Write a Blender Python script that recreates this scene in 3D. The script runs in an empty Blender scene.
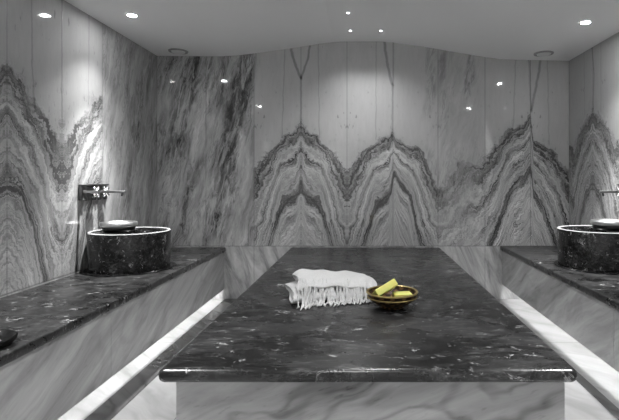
import bpy, bmesh, math, random
from mathutils import Vector, Matrix
random.seed(7)
C = bpy.context.scene.collection
PI = math.pi
D = 4.646            # back wall distance
XL, XR = -2.09, 2.07
CAMZ = 1.202
U = .0101
TOP = .525
TOPR = .538           # right bench stands a little higher
YF = -1.2            # wall behind the camera
def pxX(p): return (p-364)*U
def pyZ(p): return CAMZ-(p-180)*U

# ------------------------------------------------------------------ nodes
class G:
    def __init__(s, name):
        s.m = bpy.data.materials.new(name); s.m.use_nodes = True
        s.t = s.m.node_tree; s.b = s.t.nodes['Principled BSDF']
        s.tc = s.t.nodes.new('ShaderNodeTexCoord')
    def n(s, ty, **kw):
        o = s.t.nodes.new(ty)
        for k, v in kw.items(): setattr(o, k, v)
        return o
    def link(s, v, sock):
        if hasattr(v, 'node'): s.t.links.new(v, sock)
        else: sock.default_value = v
    def math(s, op, a, b=None, c=None, clamp=False):
        o = s.n('ShaderNodeMath', operation=op, use_clamp=clamp)
        for i, v in enumerate((a, b, c)):
            if v is not None: s.link(v, o.inputs[i])
        return o.outputs[0]
    def add(s, a, b): return s.math('ADD', a, b)
    def sub(s, a, b): return s.math('SUBTRACT', a, b)
    def mul(s, a, b): return s.math('MULTIPLY', a, b)
    def div(s, a, b): return s.math('DIVIDE', a, b)
    def mad(s, a, b, c): return s.math('MULTIPLY_ADD', a, b, c)
    def ab(s, a): return s.math('ABSOLUTE', a)
    def smooth(s, v, a, b, lo=0., hi=1.):
        o = s.n('ShaderNodeMapRange', interpolation_type='SMOOTHSTEP')
        for i, x in enumerate((v, a, b, lo, hi)): s.link(x, o.inputs[i])
        return o.outputs[0]
    def lin(s, v, a, b, lo=0., hi=1., clamp=True):
        o = s.n('ShaderNodeMapRange', clamp=clamp)
        for i, x in enumerate((v, a, b, lo, hi)): s.link(x, o.inputs[i])
        return o.outputs[0]
    def mix(s, f, a, b):
        o = s.n('ShaderNodeMix', data_type='FLOAT')
        s.link(f, o.inputs[0]); s.link(a, o.inputs[2]); s.link(b, o.inputs[3])
        return o.outputs[0]
    def xyz(s, x, y, z):
        o = s.n('ShaderNodeCombineXYZ')
        for i, v in enumerate((x, y, z)): s.link(v, o.inputs[i])
        return o.outputs[0]
    def sep(s, v=None):
        o = s.n('ShaderNodeSeparateXYZ'); s.link(v or s.tc.outputs['Object'], o.inputs[0]); return o.outputs
    def noise(s, vec, scale=1., detail=3., rough=.5, dist=0.):
        o = s.n('ShaderNodeTexNoise')
        s.link(vec, o.inputs['Vector']); o.inputs['Scale'].default_value = scale
        o.inputs['Detail'].default_value = detail; o.inputs['Roughness'].default_value = rough
        o.inputs['Distortion'].default_value = dist
        return o.outputs['Fac']
    def voro(s, vec, scale, feature='F1'):
        o = s.n('ShaderNodeTexVoronoi', feature=feature); s.link(vec, o.inputs['Vector']); o.inputs['Scale'].default_value = scale
        return o.outputs['Distance']
    def curve(s, v, pts, x0, x1, y0, y1):
        """piecewise linear function of v through pts"""
        o = s.n('ShaderNodeFloatCurve'); c = o.mapping.curves[0]
        P = sorted(pts)
        P = [((a-x0)/(x1-x0), (b-y0)/(y1-y0)) for a, b in P]
        P = [(min(max(a, 0), 1), min(max(b, 0), 1)) for a, b in P]
        c.points[0].location = P[0]; c.points[1].location = P[-1]
        for a in P[1:-1]: c.points.new(*a)
        for p in c.points: p.handle_type = 'VECTOR'
        o.mapping.update()
        s.link(s.lin(v, x0, x1), o.inputs['Value'])
        return s.lin(o.outputs[0], 0., 1., y0, y1, False)
    def grey(s, v, tint=(1, 1, 1)):
        o = s.n('ShaderNodeCombineColor')
        for i in range(3): s.link(v if tint[i] == 1 else s.mul(v, tint[i]), o.inputs[i])
        s.t.links.new(o.outputs[0], s.b.inputs['Base Color'])
    def bump(s, h, strength=.2, dist=.01):
        o = s.n('ShaderNodeBump'); o.inputs['Strength'].default_value = strength; o.inputs['Distance'].default_value = dist
        s.link(h, o.inputs['Height']); s.t.links.new(o.outputs[0], s.b.inputs['Normal'])
    def rough(s, v): s.link(v, s.b.inputs['Roughness'])

def wall_marble(name, axis, u0, u1, T, Cn, W, axis0, fw, joints, cracks, streaks, lower=True, gain=1.0, seed=0., flat=0.):
    """book-matched veined marble. T / Cn: top and inner contour (u, z). W: weight of the banded pattern along u."""
    g = G(name); x, y, z = g.sep()
    u = x if axis == 'x' else y
    fold = g.math('PINGPONG', g.add(u, -axis0+fw*20), fw)
    fv = g.xyz(fold, seed, z)
    fine = g.noise(fv, 9, 4, .6)
    big = g.noise(fv, 3.2, 3, .55)
    ZL, ZH = -2.5, 2.7
    t = g.curve(u, T, u0, u1, ZL, ZH)
    c = g.curve(u, Cn, u0, u1, ZL, ZH)
    s = g.div(g.sub(z, c), g.math('MAXIMUM', g.sub(t, c), .2))
    tiny = g.noise(fv, 34, 3, .65)
    s = g.add(s, g.add(g.mul(g.sub(big, .5), .26), g.add(g.mul(g.sub(fine, .5), .26), g.mul(g.sub(tiny, .5), .11))))
    band = g.curve(s, [(-1.2, .48), (-.8, .42), (-.55, .49), (-.35, .43), (-.17, .48), (-.12, .40), (-.04, .06), (.04, .10), (.12, .36),
                       (.22, .42), (.30, .34), (.38, .42), (.46, .46), (.54, .34), (.58, .17), (.63, .36), (.70, .44),
                       (.77, .38), (.83, .13), (.90, .21), (.95, .09), (.99, .18), (1.03, .44), (1.2, .50), (1.6, .51), (2.5, .48)], -1.2, 2.5, 0, 1)
    # streaks following the contours
    ln = g.noise(g.xyz(g.mul(fold, 3.2), seed, g.mul(s, 17)), 1.6, 7, .74, .5)
    ln = g.lin(ln, .38, .62, -1, 1)
    below = g.smooth(s, 1.08, .98)
    amp = g.mul(below, g.noise(fv, 4, 2, .5))
    bandv = g.mad(g.mul(ln, amp), .48, band)
    # dark grains
    gr = g.noise(g.xyz(g.mul(fold, 34), seed+3, g.mul(z, 13)), 1., 3, .6)
    gr = g.mul(g.smooth(gr, .60, .72), g.math('MAXIMUM', g.mul(g.smooth(g.noise(fv, 2.6, 2, .5), .42, .6), .7), g.smooth(g.ab(g.sub(s, 1.12)), .22, .05)))
    bandv = g.sub(bandv, g.mul(gr, .16))
    sp = g.noise(g.xyz(g.mul(fold, 22), seed+11, g.mul(z, 10)), 1., 2, .5)
    bandv = g.sub(bandv, g.mul(g.mul(g.smooth(sp, .62, .70), g.smooth(g.noise(fv, 3.1, 2, .5), .48, .6)), .22))
    bandv = g.add(bandv, g.mul(g.sub(g.noise(g.xyz(g.mul(fold, 26), seed+12, g.mul(z, 5)), 1.3, 5, .7), .5), .13))
    # streaky panels: long leaning veins
    skew = g.sub(u, g.mul(z, .22))
    wob = g.noise(g.xyz(u, seed+7, z), 2.4, 4, .6)
    sv = g.noise(g.xyz(g.mad(wob, 1.1, g.mul(skew, 8)), seed+1, g.mul(z, 1.5)), 1.5, 7, .7, .5)
    st = g.lin(sv, .34, .66, .26, .58)
    f1 = g.ab(g.sub(g.noise(g.xyz(g.mad(wob, 1.6, g.mul(skew, 9)), seed+2, g.mul(z, 1.6)), 1.6, 5, .62, .9), .5))
    f2 = g.noise(g.xyz(g.mul(skew, 3), seed+6, z), 1.8, 3, .6)
    st = g.sub(st, g.mul(g.mul(g.smooth(f1, .035, .0), g.smooth(f2, .40, .58)), .15))
    st = g.add(st, g.mul(g.mul(g.smooth(g.ab(g.sub(f1, .07)), .02, .0), g.smooth(f2, .42, .6)), .10))
    w = g.curve(u, W, u0, u1, 0, 1)
    v = g.mix(w, st, bandv)
    # wide leaning dark veins
    brk = g.noise(g.xyz(g.mul(skew, 11), seed+4, g.mul(z, 2.6)), 1.4, 7, .72, 1.2)
    for pts, wd, k in streaks:
        cu = g.curve(z, [(b, a) for a, b in pts], 0., 2.7, u0-.3, u1+.3)
        d = g.ab(g.sub(g.add(u, g.mul(g.sub(wob, .5), .16)), cu))
        m = g.smooth(d, wd, wd*.3)
        zz = [b for a, b in pts]
        m = g.mul(m, g.mul(g.smooth(z, min(zz)-.05, min(zz)+.15), g.smooth(z, max(zz)+.1, max(zz)-.05)))
        m = g.mul(m, g.smooth(brk, .40, .55))
        v = g.sub(v, g.mul(m, k*1.0))
    for pts, wd, k in cracks:
        cu = g.curve(z, [(b, a) for a, b in pts], 0., 2.7, u0-.3, u1+.3)
        d = g.ab(g.sub(g.add(u, g.mul(g.sub(fine, .5), .035)), cu))
        m = g.smooth(d, wd, wd*.25)
        zz = [b for a, b in pts]
        m = g.mul(m, g.mul(g.smooth(z, min(zz)-.02, min(zz)+.02), g.smooth(z, max(zz)+.03, max(zz)-.01)))
        v = g.sub(v, g.mul(m, g.mul(k, g.lin(gr, 0, 1, .7, 1))))
    # large tonal clouds
    v = g.add(v, g.mul(g.sub(g.noise(g.xyz(u, seed+9, z), 1.1, 2, .5), .5), .14))
    # plinth course below the seam
    lowp = g.lin(g.noise(g.xyz(g.mul(g.add(u, g.mul(z, .35)), 7), seed+5, g.mul(z, 1.6)), 1.3, 6, .68, .6), .34, .66, .22, .62)
    v = g.mix(g.smooth(z, .536, .532), v, lowp)
    jm = g.smooth(g.ab(g.sub(z, .535)), .006, .002)
    for j in joints: jm = g.math('MAXIMUM', jm, g.smooth(g.ab(g.sub(u, j)), .005, .0015))
    v = g.mul(g.mix(flat, g.math('MAXIMUM', v, .05), .42), g.mad(jm, -.5, 1))
    g.grey(g.mul(v, gain)); g.rough(g.lin(jm, 0, 1, .05, .5))
    g.b.inputs['Specular IOR Level'].default_value = .55
    g.bump(g.mul(jm, -1), .3, .002)
    return g.m

def light_marble(name, lo, hi, ang, rough=.16, scale=1., grain=.1, joints=None, vamp=.04):
    g = G(name); x, y, z = g.sep()
    a = math.radians(ang)
    h = g.add(x, y)
    p = g.add(g.mul(h, math.cos(a)), g.mul(z, math.sin(a))); q = g.sub(g.mul(z, math.cos(a)), g.mul(h, math.sin(a)))
    wob = g.noise(g.xyz(x, y, z), 2.2, 3, .5)
    n1 = g.noise(g.xyz(g.mul(p, 1.1*scale), g.mul(g.sub(x, y), .3), g.mad(wob, .8, g.mul(q, 8*scale))), 1., 6, .62, .5)
    v = g.lin(n1, .30, .66, lo, hi)
    vein = g.ab(g.sub(g.noise(g.xyz(g.mul(p, 1.1*scale), g.mul(g.sub(x, y), .5), g.mad(wob, .9, g.mul(q, 3.2*scale))), 1., 3, .5, .3), .5))
    v = g.sub(v, g.mul(g.smooth(vein, .04, .0), vamp))
    gr = g.noise(g.xyz(g.mul(p, 18), y, g.mul(q, 60)), 1., 2, .5)
    v = g.sub(v, g.mul(g.smooth(gr, .62, .76), grain))
    if joints:
        jm = None
        for ax, j in joints:
            d = g.smooth(g.ab(g.sub({'x': x, 'y': y, 'z': z}[ax], j)), .004, .0015)
            jm = d if jm is None else g.math('MAXIMUM', jm, d)
        v = g.mul(v, g.mad(jm, -.45, 1))
    g.grey(v); g.rough(rough)
    return g.m

def dark_stone(name, base=.028, rough=.17, blot=1., scale=1., cloud=.03):
    g = G(name); P = g.tc.outputs['Object']
    x, y, z = g.sep()
    pv = g.xyz(g.mul(x, .75), g.mul(y, 1.3), z)
    cl = g.noise(pv, 3.2*scale, 8, .72, .5)
    md = g.noise(pv, 11*scale, 8, .74, .9)
    v = g.mad(g.smooth(cl, .38, .68), cloud*.7, base*.5)
    v = g.add(v, g.mul(g.smooth(md, .47, .68), cloud*1.5))
    fz = g.noise(g.xyz(g.mul(x, .5), g.mul(y, 1.9), z), 30*scale, 4, .7, .6)
    v = g.add(v, g.mul(g.mul(g.smooth(fz, .50, .70), g.smooth(cl, .42, .62)), .075*blot))
    # pale scattered fossils and short veins
    vn = g.ab(g.sub(g.noise(pv, 9*scale, 5, .65, .8), .5))
    msk = g.smooth(g.noise(g.xyz(g.add(x, 5.), y, z), 7*scale, 3, .6), .60, .68)
    v = g.add(v, g.mul(g.mul(g.smooth(vn, .028, .0), msk), .36*blot))
    bl = g.noise(g.xyz(x, g.mad(y, 1.6, 9.), z), 15*scale, 4, .7, 1.)
    v = g.add(v, g.mul(g.smooth(bl, .62, .71), .34*blot))
    g.grey(v); g.rough(g.lin(cl, .35, .7, rough*.8, rough*1.6))
    g.bump(fz, .05, .003)
    return g.m

def plain(name, col, rough=.5, metal=0., noise=.06, nscale=40, bump=0.):
    g = G(name)
    n = g.noise(g.tc.outputs['Object'], nscale, 3, .6)
    o = g.n('ShaderNodeMix', data_type='RGBA')
    g.link(n, o.inputs[0]); a = [c*(1-noise) for c in col]+[1]; b = [min(1, c*(1+noise)) for c in col]+[1]
    o.inputs[6].default_value = a; o.inputs[7].default_value = b
    g.t.links.new(o.outputs[2], g.b.inputs['Base Color'])
    g.rough(rough); g.b.inputs['Metallic'].default_value = metal
    if bump: g.bump(n, bump, .003)
    return g.m

def emit(name, col, st):
    g = G(name); g.b.inputs['Base Color'].default_value = (*col, 1)
    g.b.inputs['Emission Color'].default_value = (*col, 1); g.b.inputs['Emission Strength'].default_value = st
    return g.m

# ------------------------------------------------------------------ mesh
def obj(name, bm, mat, parent=None, smooth=False):
    me = bpy.data.meshes.new(name)
    bmesh.ops.recalc_face_normals(bm, faces=bm.faces)
    bm.to_mesh(me); bm.free()
    if mat: me.materials.append(mat)
    if smooth:
        for p in me.polygons: p.use_smooth = True
        me.set_sharp_from_angle(angle=math.radians(50))
    o = bpy.data.objects.new(name, me); C.objects.link(o)
    if parent: o.parent = parent
    return o
def struct(name, bm, mat, smooth=False):
    o = obj(name, bm, mat, None, smooth); o['kind'] = 'structure'; return o
def tag(o, label, cat, group=None):
    o['label'] = label; o['category'] = cat
    if group: o['group'] = group
    return o
def thing(name, label, cat, loc=(0, 0, 0), rot=(0, 0, 0), group=None):
    o = bpy.data.objects.new(name, None); C.objects.link(o)
    o.location = loc; o.rotation_euler = rot; o.empty_display_size = .1
    return tag(o, label, cat, group)
def box(bm, x0, x1, y0, y1, z0, z1, bev=0., seg=2):
    r = bmesh.ops.create_cube(bm, size=1)
    for v in r['verts']:
        v.co = Vector((x0+(v.co.x+.5)*(x1-x0), y0+(v.co.y+.5)*(y1-y0), z0+(v.co.z+.5)*(z1-z0)))
    if bev:
        es = list({e for v in r['verts'] for e in v.link_edges})
        bmesh.ops.bevel(bm, geom=es, offset=bev, segments=seg, profile=.5, affect='EDGES')
    return bm
def bx(*a, **k): return box(bmesh.new(), *a, **k)
def lathe(bm, prof, n=48, cx=0, cy=0, sx=1., sy=1., closed=False):
    rings = []
    for r, z in prof:
        if r < 1e-6: rings.append([bm.verts.new((cx, cy, z))])
        else: rings.append([bm.verts.new((cx+sx*r*math.cos(2*PI*i/n), cy+sy*r*math.sin(2*PI*i/n), z)) for i in range(n)])
    m = len(rings)
    for k in range(m if closed else m-1):
        a, b = rings[k], rings[(k+1) % m]
        for i in range(n):
            j = (i+1) % n
            if len(a) == 1 and len(b) == 1: continue
            if len(a) == 1: bm.faces.new((a[0], b[i], b[j]))
            elif len(b) == 1: bm.faces.new((a[i], a[j], b[0]))
            else: bm.faces.new((a[i], a[j], b[j], b[i]))
    return bm
def tube(bm, pts, rad, n=8, cap=True):
    pts = [Vector(p) for p in pts]; rings = []
    R = rad if isinstance(rad, (list, tuple)) else [rad]*len(pts)
    up = Vector((0, 0, 1)); prev = None
    for i, p in enumerate(pts):
        d = (pts[min(i+1, len(pts)-1)]-pts[max(i-1, 0)]).normalized()
        if prev is None:
            a = up if abs(d.z) < .9 else Vector((1, 0, 0))
            s = d.cross(a).normalized()
        else: s = (prev-d*prev.dot(d)).normalized()
        prev = s; t = d.cross(s)
        rings.append([bm.verts.new(p+(s*math.cos(2*PI*k/n)+t*math.sin(2*PI*k/n))*R[i]) for k in range(n)])
    for a, b in zip(rings, rings[1:]):
        for i in range(n): bm.faces.new((a[i], a[(i+1) % n], b[(i+1) % n], b[i]))
    if cap: bm.faces.new(rings[0][::-1]); bm.faces.new(rings[-1])
    return bm

# ------------------------------------------------------------------ materials
P = lambda L: [(pxX(a), pyZ(b)) for a, b in L]
def mir(L, c): return [(2*c-x, y) for x, y in L][::-1]
tl = [(254, 172), (262, 161), (270, 155), (276, 148), (281, 139), (288, 135), (294, 133), (298, 127)]
T_back = P([(157, 150), (206, 150)]+tl+[(301, 121), (304, 128), (309, 134), (318, 137), (323, 145), (329, 152), (338, 161), (347, 176),
            (356, 163), (363, 155), (370, 150), (375, 143), (382, 141), (389, 138), (393, 131), (395, 139), (402, 144),
            (410, 148), (418, 149), (424, 158), (431, 174), (438, 190), (439, 188), (448, 184), (458, 168), (470, 163), (478, 165),
            (488, 156), (498, 146), (506, 133), (516, 126), (524, 122), (530, 112), (531, 113), (532.5, 139), (545, 147), (557, 160), (569, 174)])
cl_ = [(254, 340), (260, 300), (266, 268), (271, 240), (276, 220), (281, 206), (288, 199), (296, 195)]
C_back = P([(157, 300), (206, 300)]+cl_+[(301, 182), (306, 195), (314, 200), (321, 207), (326, 222), (331, 243), (338, 290), (347, 345), (356, 288), (364, 243), (370, 221),
            (375, 207), (382, 200), (389, 194), (392.5, 182), (394, 172), (400, 183), (408, 192), (413, 207), (418, 230), (428, 270), (438, 300), (455, 280), (470, 270), (485, 258), (497, 227), (506, 203), (514, 186), (524, 180), (530, 168), (531.5, 170),
            (533, 193), (542, 206), (549, 223), (556, 242), (569, 300)])
W_back = [(pxX(157), 0), (pxX(253), 0), (pxX(254.5), 1), (pxX(425), 1), (pxX(444), .5), (pxX(470), .55), (pxX(486), 1), (pxX(569), 1)]
z_ = pyZ
cr_back = [(P([(290, 40), (293, 58), (301, 79)]), .020, .30), (P([(311, 40), (308, 58), (301, 79)]), .018, .30), (P([(301, 76), (301, 130)]), .016, .16),
           (P([(285, 40), (282, 138)]), .010, .16), (P([(318, 40), (319.5, 140)]), .010, .16),
           (P([(376, 40), (376, 140)]), .010, .15), (P([(384, 38), (387, 62), (392.5, 86)]), .020, .30), (P([(392.5, 84), (392, 140)]), .014, .16),
           (P([(393.5, 40), (393.5, 90)]), .012, .14),
           (P([(541, 55), (538, 76), (531, 112)]), .020, .30), (P([(529, 55), (531, 112)]), .016, .22), (P([(516, 55), (513, 130)]), .010, .16), (P([(547.5, 55), (549, 145)]), .010, .15),
           (P([(301, 150), (301, 176)]), .03, .12), (P([(393, 160), (393, 185)]), .025, .12)]
st_back = [(P([(200, 50), (189, 90), (180, 115), (174, 145), (172, 165)]), .17, .24), (P([(196, 160), (190, 190), (187, 215), (182, 248)]), .10, .20),
           (P([(250, 50), (240, 85), (233, 115), (228, 150), (222, 180), (217, 215), (213, 248)]), .16, .24), (P([(212, 50), (208, 90)]), .06, .16),
           (P([(228, 50), (222, 75), (218, 110)]), .05, .14), (P([(170, 50), (166, 100)]), .07, .12),
           (P([(432, 44), (432, 95), (425, 120)]), .07, .14), (P([(444, 50), (442, 100)]), .05, .12), (P([(470, 55), (469, 100)]), .06, .2), (P([(430, 150), (438, 205)]), .07, .14)]
jb = [pxX(p) for p in (206, 254, 301, 347, 393, 438, 485, 530.5)]
M_back = wall_marble('bookmatched_marble_back', 'x', XL, XR, T_back, C_back, W_back, pxX(301), .465, jb, cr_back, st_back, gain=1.)

def side(axisP, top, val):
    T, Cc = [], []
    k = -10
    for i in range(-12, 12):
        yp = axisP+i*.98
        T += [(yp, top), (yp+.06, top-.06), (yp+.13, top-.09), (yp+.24, top-.20), (yp+.36, top-.36), (yp+.49, val), (yp+.62, top-.36), (yp+.74, top-.20), (yp+.85, top-.09), (yp+.92, top-.06)]
        Cc += [(yp, top-.68), (yp+.12, top-.78), (yp+.22, top-.98), (yp+.30, top-1.25), (yp+.40, top-1.75), (yp+.49, top-2.1), (yp+.58, top-1.75), (yp+.68, top-1.25), (yp+.76, top-.98), (yp+.86, top-.78)]
    f = lambda L: [p for p in L if YF <= p[0] <= D+.2]
    return f(T), f(Cc)
TL, CL = side(3.676, 1.89, 1.50)
TR, CR = side(4.165, 1.86, 1.45)
def yl(px): return 2.09*460/(364-px)
M_left = wall_marble('bookmatched_marble_left', 'y', YF, D, TL, CL, [(YF, 1), (3.66, 1), (3.69, .12), (D, 0)], 3.183, .49,
                     [3.183+.49*k for k in range(-8, 3) if k != 2]+[D-.005], [([(yl(31), 2.6), (yl(32.5), 1.9), (yl(35), 1.65)], .012, .18), ([(yl(89), 2.5), (yl(88.5), 1.75)], .011, .15), ([(yl(62), 2.5), (yl(62), 1.6)], .010, .12)],
                     [([(4.55, 2.45), (4.3, 1.9), (4.1, 1.3), (4.0, .6)], .16, .18), ([(4.62, 1.9), (4.5, 1.0), (4.4, .5)], .12, .14)], gain=.94, seed=2., flat=.16)
M_right = wall_marble('bookmatched_marble_right', 'y', YF, D, TR, CR, [(YF, 1), (D, 1)], 4.165, .49,
                      [4.165-.49*k for k in range(0, 11)]+[D-.005], [([(4.18, 2.45), (4.14, 2.15), (4.165, 1.8)], .018, .26), ([(4.33, 2.4), (4.31, 1.8)], .010, .14), ([(4.02, 2.4), (4.02, 1.8)], .010, .14)], [], gain=.94, seed=5., flat=.2)
M_ceiling = plain('matt_ceiling_paint', (.90, .90, .90), .85, 0, .01, 3)
M_floor = light_marble('pale_floor_marble', .24, .42, 8, .22, 1.2, .05, [('y', 2.2), ('y', 3.4), ('y', 1.0), ('x', -.95), ('x', .98)])
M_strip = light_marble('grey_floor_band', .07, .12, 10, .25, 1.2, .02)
M_panel = light_marble('veined_bench_panel', .24, .50, 24, .18, 1.0, .05)
M_panelr = light_marble('veined_bench_panel_right', .25, .48, -30, .18, 1.0, .05)
M_base = light_marble('veined_slab_base', .22, .44, 22, .16, 1.1, .06, vamp=.12)
M_slab = dark_stone('polished_dark_slab', .008, .23, 1.2, 1., .018)
M_bench = dark_stone('polished_dark_bench', .012, .27, 1.3, 1.3, .022)
M_basin = dark_stone('dark_basin_stone', .010, .2, 1.4, 1.6, .020)
M_rim = plain('basin_edge_highlight', (.42, .42, .42), .25, 0, .1, 30)  # downlight highlight on the dark stone rim put into its colour
M_steel = plain('bright_steel', (.72, .72, .72), .18, 1., .05, 20)
M_dsteel = plain('dark_aged_metal', (.16, .16, .16), .32, 1., .2, 60)
M_bowl = plain('hammered_metal', (.75, .75, .75), .36, 1., .15, 60, .3)
M_bowld = plain('dark_metal', (.05, .05, .05), .3, 1., .3, 60, .3)  # bowl body's dark reflection sits in this colour; also the dish
M_white = plain('white_fitting', (.8, .8, .8), .4, 0, .02)
M_grille = plain('grey_grille', (.35, .35, .35), .5, 0, .03)
M_lens = emit('lit_lens', (1, 1, 1), 140.)
M_star = emit('lit_star', (1, 1, 1), 7.)
M_led = emit('lit_led_strip', (1, 1, 1), 17.)

# ------------------------------------------------------------------ room
CEIL = [(XL-.05, 2.456), (pxX(220), 2.450), (pxX(235), 2.458), (pxX(262), 2.490), (pxX(293), 2.535), (pxX(320), 2.577), (pxX(334), 2.594), (pxX(345), 2.600), (pxX(382), 2.600),
        (pxX(394), 2.590), (pxX(419), 2.556), (pxX(452), 2.498), (pxX(486), 2.441), (pxX(499), 2.424), (pxX(515), 2.416), (XR+.05, 2.404)]
def ceil_z(x):
    for (a, b), (c, d) in zip(CEIL, CEIL[1:]):
        if a <= x <= c: return b+(d-b)*(x-a)/(c-a)
bm = bmesh.new()
lo, hi = [], []
for x, z in CEIL:
    lo.append((bm.verts.new((x, YF-.05, z)), bm.verts.new((x, D+.05, z)))); hi.append((bm.verts.new((x, YF-.05, 2.75)), bm.verts.new((x, D+.05, 2.75))))
for i in range(len(CEIL)-1):
    bm.faces.new((lo[i][0], lo[i+1][0], lo[i+1][1], lo[i][1])); bm.faces.new((hi[i][0], hi[i+1][0], hi[i+1][1], hi[i][1]))
    for s in (0, 1): bm.faces.new((lo[i][s], lo[i+1][s], hi[i+1][s], hi[i][s]))
for i in (0, -1): bm.faces.new((lo[i][0], lo[i][1], hi[i][1], hi[i][0]))
struct('ceiling', bm, M_ceiling)
struct('wall_back', bx(XL-.1, XR+.1, D, D+.1, 0, 2.7), M_back)
struct('wall_left', bx(XL-.1, XL, YF-.1, D, 0, 2.7), M_left)
struct('wall_right', bx(XR, XR+.1, YF-.1, D, 0, 2.7), M_right)
M_front = plain('plain_plaster', (.5, .5, .5), .8, 0, .01, 4)
struct('wall_front', bx(XL, XR, YF-.1, YF, 0, 2.7), M_front)
struct('floor', bx(XL-.1, XR+.1, YF-.1, D+.1, -.1, 0), M_floor)
# thin darker bands laid on the floor along each bench
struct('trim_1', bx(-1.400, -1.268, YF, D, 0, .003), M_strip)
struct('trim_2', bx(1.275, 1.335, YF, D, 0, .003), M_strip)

# ------------------------------------------------------------------ central slab
t = thing('bathing_slab', 'long raised bathing platform with polished dark stone top in middle of room', 'stone platform', (0, 0, 0))
obj('slab_top', bx(-.742, .770, 1.64, D-.002, .472, TOP, bev=.0255, seg=5), M_slab, t, True)
obj('slab_base', bx(-.698, .746, 1.71, D-.002, 0, .472), M_base, t)['label'] = 'pale veined marble base'

# ------------------------------------------------------------------ benches
def bench(s, xf, xw, gap, label, mat, TOP):
    t = thing('stone_bench', label, 'bench', (0, 0, 0))
    a, b = sorted((xf-s*.010, xw))
    obj('bench_top', bx(a, b, YF+.01, D-.002, TOP-.045, TOP, bev=.009, seg=3), M_bench, t, True)
    xi = xf+s*.008
    for y0, y1 in ((YF+.01, .44), (.443, 2.567), (2.570, D-.002)):
        q = sorted((xi, xi+s*.02))
        obj('front_panel', bx(q[0], q[1], y0, y1, gap, TOP-.045), mat, t)['label'] = 'pale veined marble panel'
    q = sorted((xi+s*.30, xw))
    obj('plinth', bx(q[0], q[1], YF+.01, D-.002, 0, TOP-.045), mat, t)
    q = sorted((xi+s*.024, xi+s*.044))
    obj('light_strip', bx(q[0], q[1], YF+.05, D-.03, gap+.085, gap+.097), M_led, t)['label'] = 'glowing strip under the bench'
    q = sorted((xi+s*.02, xi+s*.30))
    obj('soffit', bx(q[0], q[1], YF+.01, D-.002, gap+.0975, gap+.115), mat, t)
    return t
bench(-1, -1.404, XL+.001, .10, 'dark-topped stone bench along the left wall', M_panel, TOP)
bench(1, 1.384, XR-.001, .15, 'dark-topped stone bench along the right wall', M_panelr, TOPR)

# ------------------------------------------------------------------ basins with their ledge, bowls and taps
BY = 3.54
def mirrored_copy(root, label):
    r = root.copy(); C.objects.link(r); r['label'] = label
    for ch in root.children:
        c = ch.copy(); C.objects.link(c); c.parent = r
        for g in ch.children:
            d = g.copy(); C.objects.link(d); d.parent = c
    return r
bs = thing('wash_basin', 'round dark stone wash basin with highlight-coloured rim on the left bench', 'basin', (-1.797, BY, TOP), group='round stone basins on the benches')
R, H = .286, .288
obj('foot', lathe(bmesh.new(), [(0, 0), (R+.028, 0), (R+.03, .004), (R+.026, .009), (0, .009)], 72, sx=.985), M_basin, bs, True)
bm = lathe(bmesh.new(), [(0, .009), (R-.006, .009), (R-.003, .02), (R+.002, H-.012), (R, H-.006), (R-.026, H-.006), (R-.03, H-.03), (R-.045, .10), (R-.09, .05), (0, .045)], 72)
obj('bowl_body', bm, M_basin, bs, True)
bm = lathe(bmesh.new(), [(R-.003, H-.0059), (R+.001, H-.003), (R-.002, H+.001), (R-.018, H+.001), (R-.021, H-.003), (R-.020, H-.0059)], 72, closed=True)
obj('rim', bm, M_rim, bs, True)['label'] = 'rounded rim edge with painted downlight highlight'
# half-moon ledge at the wall side of the basin
bm = bmesh.new(); n = 24; rr = R-.034; xc = -.045
a0 = math.acos(xc/rr)
pts = [(rr*math.cos(a), rr*math.sin(a)) for a in [a0+(2*PI-2*a0)*i/n for i in range(n+1)]]
lo = [bm.verts.new((x, y, H-.05)) for x, y in pts]; hi = [bm.verts.new((x, y, H-.010)) for x, y in pts]
bm.faces.new(lo[::-1]); bm.faces.new(hi)
for i in range(len(pts)): j = (i+1) % len(pts); bm.faces.new((lo[i], lo[j], hi[j], hi[i]))
obj('ledge', bm, M_basin, bs)
obj('drain', lathe(bmesh.new(), [(0, .046), (.022, .046), (.022, .049), (.012, .050), (0, .048)], 20), M_steel, bs, True)
b2 = mirrored_copy(bs, 'round dark stone wash basin with highlight-coloured rim on the right bench')
b2.location = (1.797, BY, TOPR); b2.rotation_euler.z = PI; b2.location.y = BY

wb = thing('bath_bowl', 'shallow metal bath bowl resting on the left basin', 'bowl', (-1.905, 3.575, TOP+H-.0098), group='metal bath bowls on the basins')
prof_o = [(0, 0), (.095, 0), (.108, .004), (.116, .018), (.118, .036), (.116, .040)]
obj('bowl_body', lathe(bmesh.new(), prof_o+[(.112, .040), (.108, .020), (.097, .009), (0, .006)], 48), M_bowld, wb, True)['label'] = 'outer body with dark reflection in its colour'
obj('bowl_rim', lathe(bmesh.new(), [(.112, .0405), (.126, .0405), (.130, .044), (.132, .056), (.131, .071), (.127, .074), (.121, .062), (.110, .050), (.085, .046), (0, .044), (0, .0415), (.1, .0415)], 48), M_bowl, wb, True)['label'] = 'bright flared metal rim'
w2 = mirrored_copy(wb, 'shallow metal bath bowl resting on the right basin'); w2.location.x = 1.905; w2.location.z += TOPR-TOP

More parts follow.
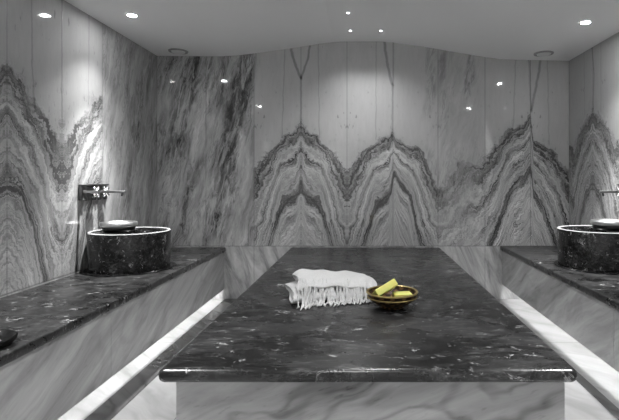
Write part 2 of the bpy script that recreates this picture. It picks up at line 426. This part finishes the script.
# tap set on the left wall, spout toward +x; local origin on the wall
def tap(label, x, s):
    t = thing('wall_tap', label, 'tap', (x, 3.385, 1.112), group='wall taps above the basins')
    def B(bm):
        if s < 0: bmesh.ops.scale(bm, vec=(-1, 1, 1), verts=bm.verts)
        return bm
    bm = bx(0, .012, -.02, .33, -.055, .055, bev=.004, seg=1); box(bm, 0, .030, -.022, .335, .045, .058, bev=.003, seg=1); box(bm, 0, .026, -.022, .04, -.058, .05, bev=.004, seg=1)
    # scalloped lower border
    for k in range(7): tube(bm, [(.002, .06+.042*k, -.052), (.018, .06+.042*k, -.052)], .014, 10)
    obj('backplate', B(bm), M_dsteel, t, True)
    bm = bx(.0, .335, -.010, .012, -.006, .011, bev=.003, seg=2)
    obj('spout', B(bm), M_steel2, t, True)
    bm = bmesh.new(); tube(bm, [(.312, .001, -.003), (.308, .001, -.028)], [.008, .007], 12)
    obj('nozzle', B(bm), M_dsteel, t, True)
    for yk in (.115, .245):
        bm = bmesh.new(); tube(bm, [(.01, yk, .0), (.05, yk, .0)], [.014, .010], 14); 
        hb = obj('valve', B(bm), M_dsteel, t, True)
        bm = bmesh.new()
        for a in range(4):
            an = PI/4+a*PI/2; c, s_ = math.cos(an), math.sin(an)
            tube(bm, [(.05, yk+.006*c, .006*s_), (.052, yk+.030*c, .030*s_), (.052, yk+.041*c, .041*s_)], [.008, .010, .006], 10)
            r = bmesh.ops.create_uvsphere(bm, u_segments=12, v_segments=8, radius=.0135)
            for v in r['verts']: v.co += Vector((.052, yk+.036*c, .036*s_))
        tube(bm, [(.042, yk, 0), (.066, yk, 0)], [.017, .012], 16)
        obj('cross_handle', B(bm), M_steel, t, True)
    return t
M_steel2 = plain('satin_spout_metal', (.35, .35, .35), .3, 1., .05, 30)
tap('ornate metal wall tap with two cross handles on the left wall', XL+.0005, 1)
tap('metal wall tap over the right basin, only its spout tip in view', XR-.0005, -1)

# dark dish at the near end of the left bench
d = thing('dark_dish', 'round dark dish at near edge of the left bench', 'dish', (-1.540, 1.865, TOP))
obj('dish_body', lathe(bmesh.new(), [(0, 0), (.075, 0), (.095, .008), (.108, .022), (.110, .034), (.105, .038), (.096, .034), (.090, .022), (.07, .014), (0, .012)], 48), M_bowld, d, True)
obj('dish_base', lathe(bmesh.new(), [(0, .0125), (.05, .0125), (.055, .015), (.045, .019), (0, .019)], 32), M_bowl, d, True)['label'] = 'lighter metal centre'

# ------------------------------------------------------------------ towel
g = G('white_cotton'); nz = g.noise(g.tc.outputs['Object'], 160, 3, .6); nz2 = g.noise(g.tc.outputs['Object'], 16, 3, .6)
wv = g.n('ShaderNodeTexWave', bands_direction='X'); wv.inputs['Scale'].default_value = 46; wv.inputs['Distortion'].default_value = 2.
g.t.links.new(g.tc.outputs['Object'], wv.inputs['Vector'])
g.grey(g.lin(nz, .3, .7, .54, .68)); g.rough(.95); g.bump(g.add(g.mul(nz, .7), g.add(g.mul(nz2, 2.), g.mul(wv.outputs['Fac'], .5))), .55, .004)
M_towel = g.m
tw = thing('folded_towel', 'white fringed cotton towel folded on the dark slab', 'towel', (-.185, 2.74, TOP), (0, 0, math.radians(19)))
rnd = random.Random(3)
def hx(x): return 1.08-.42*min(1, max(0, (x+.20)/.43))**1.3
def fold_sheet(name, path, x0, x1, nx, thick, lean=0., amp=.005, seed=0, xs=None):
    """cloth folded along path (y,z) and swept in x"""
    P_ = [Vector((0, a, b)) for a, b in path]
    # resample
    L = [0]
    for a, b in zip(P_, P_[1:]): L.append(L[-1]+(b-a).length)
    N = 70; pts = []
    for i in range(N+1):
        s = L[-1]*i/N
        k = max(j for j in range(len(L)) if L[j] <= s+1e-9); k = min(k, len(P_)-2)
        f = (s-L[k])/max(1e-9, L[k+1]-L[k]); pts.append(P_[k].lerp(P_[k+1], f))
    for _ in range(3):
        pts = [pts[0]]+[(pts[i-1]+pts[i]*2+pts[i+1])/4 for i in range(1, N)]+[pts[-1]]
    bm = bmesh.new(); grid = []
    for j in range(nx+1):
        f = j/nx; x = x0+(x1-x0)*f; row = []
        for i, p in enumerate(pts):
            e = min(f, 1-f)*6
            sq = 1-.18*max(0, 1-e)**2
            wob = amp*(math.sin(7*x*6.3+seed+i*.17)+.6*math.sin(23*x+i*.31+seed*2))
            xx = x+lean*p.y+.010*math.sin(i*.21+seed)
            z = max(p.z*sq*hx(x)+wob*min(1, p.z/.03), thick*.5+.001)
            row.append(bm.verts.new((xx, p.y+wob*.8, z)))
        grid.append(row)
    for a, b in zip(grid, grid[1:]):
        for i in range(len(a)-1): bm.faces.new((a[i], b[i], b[i+1], a[i+1]))
    o = obj(name, bm, M_towel, tw, True)
    for p in o.data.polygons: p.use_smooth = True
    m = o.modifiers.new('s', 'SOLIDIFY'); m.thickness = thick; m.offset = 0
    m = o.modifiers.new('u', 'SUBSURF'); m.levels = 1; m.render_levels = 1
    return o
# lower fold: a flat roll; upper fold draped on it and falling to the front
lower = [(.14, .010), (-.08, .010), (-.185, .014), (-.208, .032), (-.185, .052), (-.06, .056), (.12, .058), (.155, .046), (.13, .033), (0, .031), (-.15, .032)]
fold_sheet('lower_fold', lower, -.262, .20, 44, .013, .06, .0025, 1.)
mid = [(.15, .086), (.0, .089), (-.10, .090), (-.14, .095), (-.10, .101), (.14, .101)]
fold_sheet('inner_fold', mid, -.205, .215, 30, .010, .10, .0015, 4.)
upper = [(-.15, .070), (0, .072), (.14, .072), (.185, .080), (.192, .098), (.15, .115), (.03, .120), (-.07, .118), (-.13, .110), (-.16, .100), (-.178, .084)]
fold_sheet('upper_fold', upper, -.222, .250, 44, .013, .10, .0035, 2.5)
# tassels along the front hem, slanting to the left as they hang
NT = 62
for k in range(NT):
    f = (k+.5+rnd.uniform(-.3, .3))/NT; x = -.200+.425*f
    bm = bmesh.new(); hk = hx(x)
    y0 = -.135-.02*rnd.random(); zt = (.112-.012*rnd.random())*hk
    sl = -.030-.045*rnd.random(); ln = rnd.uniform(-.02, .035)
    pth = []
    for q, (a, b) in enumerate([(.060, zt+.008), (.025, zt+.008), (-.010, zt-.004), (-.036, zt*.62+.006), (-.054, zt*.32+.006), (-.070-ln*.4, .012), (-.088-ln, .007), (-.104-ln*1.2, .006)]):
        pth.append((x+.10*y0+sl*(q/7)**1.1+.006*math.sin(q*1.3+k*2.1), y0+a, b+.002*math.sin(k*3.7+q)))
    r0 = rnd.uniform(.0034, .0056)
    tube(bm, pth, [r0*.6, r0*.9, r0, r0*1.05, r0, r0*1.0, r0*1.2, r0*.6], 7)
    if k % 3 == 0:
        r = bmesh.ops.create_uvsphere(bm, u_segments=8, v_segments=6, radius=r0*1.8)
        for v in r['verts']: v.co += Vector(pth[6])+Vector((0, 0, .002))
    obj('tassel', bm, M_towel, tw, True)

# ------------------------------------------------------------------ soap bowl
g = G('carved_bronze_wood'); P3 = g.tc.outputs['Object']; x, y, z = g.sep()
ang = g.math('ARCTAN2', y, x)
dia = g.mul(g.math('SINE', g.mul(ang, 14)), g.math('SINE', g.mul(z, 150)))
pat = g.smooth(g.add(dia, g.mul(g.sub(g.noise(P3, 60, 3, .6), .5), 1.6)), -.2, .7)
mx = g.n('ShaderNodeMix', data_type='RGBA'); g.link(pat, mx.inputs[0]); mx.inputs[6].default_value = (.030, .016, .010, 1); mx.inputs[7].default_value = (.20, .11, .045, 1)
g.t.links.new(mx.outputs[2], g.b.inputs['Base Color']); g.rough(.32); g.b.inputs['Metallic'].default_value = .45; g.bump(pat, .5, .002)
M_bronze = g.m
M_brass = plain('worn_brass_edge', (.34, .26, .10), .3, .7, .25, 50)
sb = thing('soap_bowl', 'round patterned brown and brass bowl holding soap bars', 'bowl', (.150, 2.455, TOP), (0, 0, .3))
Rb, Hb = .136, .084
obj('bowl_foot', lathe(bmesh.new(), [(0, 0), (.060, 0), (.064, .004), (.058, .012), (0, .012)], 40), M_bronze, sb, True)
obj('bowl_body', lathe(bmesh.new(), [(0, .010), (.062, .010), (.092, .022), (.118, .042), (.130, .062), (.134, .079), (.129, .079), (.124, .062), (.111, .044), (.085, .028), (.055, .019), (0, .018)], 56), M_bronze, sb, True)
obj('bowl_rim', lathe(bmesh.new(), [(.127, .079), (.136, .078), (.139, .081), (.137, .086), (.131, .087), (.126, .084)], 56, closed=True), M_brass, sb, True)['label'] = 'brass rim'
obj('raised_band', lathe(bmesh.new(), [(.1285, .057), (.134, .055), (.135, .059), (.1325, .062), (.130, .061)], 56, closed=True), M_brass, sb, True)['label'] = 'brass band'
M_soap = plain('olive_soap', (.74, .73, .20), .45, 0, .08, 25, .15); M_soap.node_tree.nodes['Principled BSDF'].inputs['Subsurface Weight'].default_value = .15
M_soap.node_tree.nodes['Principled BSDF'].inputs['Subsurface Scale'].default_value = .01
def soap(label, loc, rot, dims):
    a, b, c = dims
    o = obj('soap_bar', bx(-a/2, a/2, -b/2, b/2, -c/2, c/2, bev=.005, seg=3), M_soap, None, True)
    o.location = loc; o.rotation_euler = [math.radians(v) for v in rot]
    return tag(o, label, 'soap', 'soap bars in the bowl')
soap('yellow-green soap bar lying flat at the right of the bowl', (.204, 2.455, TOP+.0595), (0, 0, 8), (.098, .072, .032))
soap('yellow-green soap bar propped up at an angle at the left of the bowl', (.112, 2.448, TOP+.097), (-30, -24, 26), (.128, .078, .040))

# ------------------------------------------------------------------ ceiling fittings
def downlight(x, y, label, energy, ss=98, deep=False, narrow=0):
    z = ceil_z(x)
    t = thing('ceiling_downlight', label, 'downlight', (x, y, z), group='recessed ceiling downlights')
    obj('trim_ring', lathe(bmesh.new(), [(.030, -.001), (.047, -.001), (.047, -.004), (.042, -.006), (.032, -.004)], 32, closed=True), M_white, t, True)
    obj('lens', lathe(bmesh.new(), [(0, -.0015), (.031, -.0015), (.031, -.003), (0, -.003)], 24), M_lens, t)
    if deep: obj('baffle', lathe(bmesh.new(), [(.050, -.001), (.052, -.001), (.052, -.040), (.050, -.040)], 32, closed=True), M_white, t, True)  # shield added so the unseen fill lenses stay out of wall reflections
    l = bpy.data.lights.new('downlight_beam', 'SPOT'); l.energy = energy; l.spot_size = math.radians(ss); l.spot_blend = 1.0; l.shadow_soft_size = .028
    o = bpy.data.objects.new('downlight_beam', l); C.objects.link(o); o.parent = t; o.location = (0, 0, -.035)
    if narrow:
        l = bpy.data.lights.new('downlight_core', 'SPOT'); l.energy = narrow; l.spot_size = math.radians(58); l.spot_blend = 1.; l.shadow_soft_size = .02
        o = bpy.data.objects.new('downlight_core', l); C.objects.link(o); o.parent = t; o.location = (0, 0, -.035)
    return t
DL = [(-1.76, 3.49, 'bright ceiling downlight above the left basin', 30), (1.70, 3.53, 'bright ceiling downlight above the right basin', 34),
      (-1.78, 1.48, 'ceiling downlight over the near part of the left bench', 130), (1.76, 1.55, 'ceiling downlight over the near part of the right bench', 130),
      (-1.78, -.5, 'added unseen fill light over the left bench behind the viewer', 110), (1.76, -.5, 'added unseen fill light over the right bench behind the viewer', 110),
      (-.7, -.75, 'added unseen fill light behind the viewer left of the middle', 120), (.7, -.75, 'added unseen fill light behind the viewer right of the middle', 120)]  # the lamps behind the viewer are unseen, added to fill the room
for a in DL: downlight(*a, **(dict(ss=96, deep=True) if a[1] < 0 else dict(narrow=170 if a[0] < 0 else 150) if a[1] > 3 else {}))
for x, y, lb, e in ((-.133, 3.84, 'tiny ceiling spotlight nearest the viewer of the three at top centre', 14), (-.128, 4.30, 'tiny ceiling spotlight left of the two nearest the back wall', 5), (.158, 4.30, 'tiny ceiling spotlight right of the two nearest the back wall', 5),
                    (.10, 2.1, 'added unseen fill spotlight above the near end of the slab', 35), (-.1, .6, 'added unseen fill spotlight above the floor near the viewer', 30)):  # these two spotlights are out of view, added as fill
    z = ceil_z(x)
    t = thing('star_light', lb, 'spotlight', (x, y, z), group='tiny ceiling spotlights')
    obj('bezel', lathe(bmesh.new(), [(.011, -.001), (.017, -.001), (.016, -.004), (.011, -.004)], 20, closed=True), M_white, t, True)
    obj('lens', lathe(bmesh.new(), [(0, -.0015), (.0115, -.0015), (.0105, -.006), (0, -.007)], 16), M_star, t)
    l = bpy.data.lights.new('star_beam', 'SPOT'); l.energy = e; l.spot_size = math.radians(120); l.spot_blend = .8; l.shadow_soft_size = .05
    o = bpy.data.objects.new('star_beam', l); C.objects.link(o); o.parent = t; o.location = (0, 0, -.06)
for x, y, lb in ((-1.80, 4.46, 'round ceiling vent near the left back corner'), (1.715, 4.39, 'round ceiling vent near the right back corner')):
    t = thing('ceiling_vent', lb, 'vent', (x, y, ceil_z(x)), group='round ceiling vents')
    obj('ring', lathe(bmesh.new(), [(.070, 0.0), (.092, 0.0), (.088, -.010), (.074, -.012)], 40, closed=True), M_grille, t, True)
    obj('disc', lathe(bmesh.new(), [(0, -.010), (.060, -.010), (.063, -.014), (.05, -.020), (0, -.021)], 40), M_white, t, True)
    obj('stem', lathe(bmesh.new(), [(0, -.0005), (.012, -.0005), (.012, -.0105), (0, -.0105)], 16), M_grille, t)

# ------------------------------------------------------------------ world, camera, view
w = bpy.data.worlds.new('world'); bpy.context.scene.world = w; w.use_nodes = True
w.node_tree.nodes['Background'].inputs[0].default_value = (.3, .3, .3, 1)
cam = bpy.data.cameras.new('camera'); co = bpy.data.objects.new('camera', cam); C.objects.link(co)
co.location = (0, 0, CAMZ); co.rotation_euler = (PI/2, 0, 0)
cam.sensor_fit = 'HORIZONTAL'; cam.sensor_width = 36; cam.lens = 36*460/619
cam.shift_x = -(364-309.5)/619; cam.shift_y = -(210-180)/619
cam.clip_start = .05
sc = bpy.context.scene; sc.camera = co
sc.cycles.caustics_reflective = False
vs = sc.view_settings; vs.view_transform = 'Standard'; vs.look = 'None'; vs.gamma = 1; vs.use_curve_mapping = False; vs.exposure = 1.25
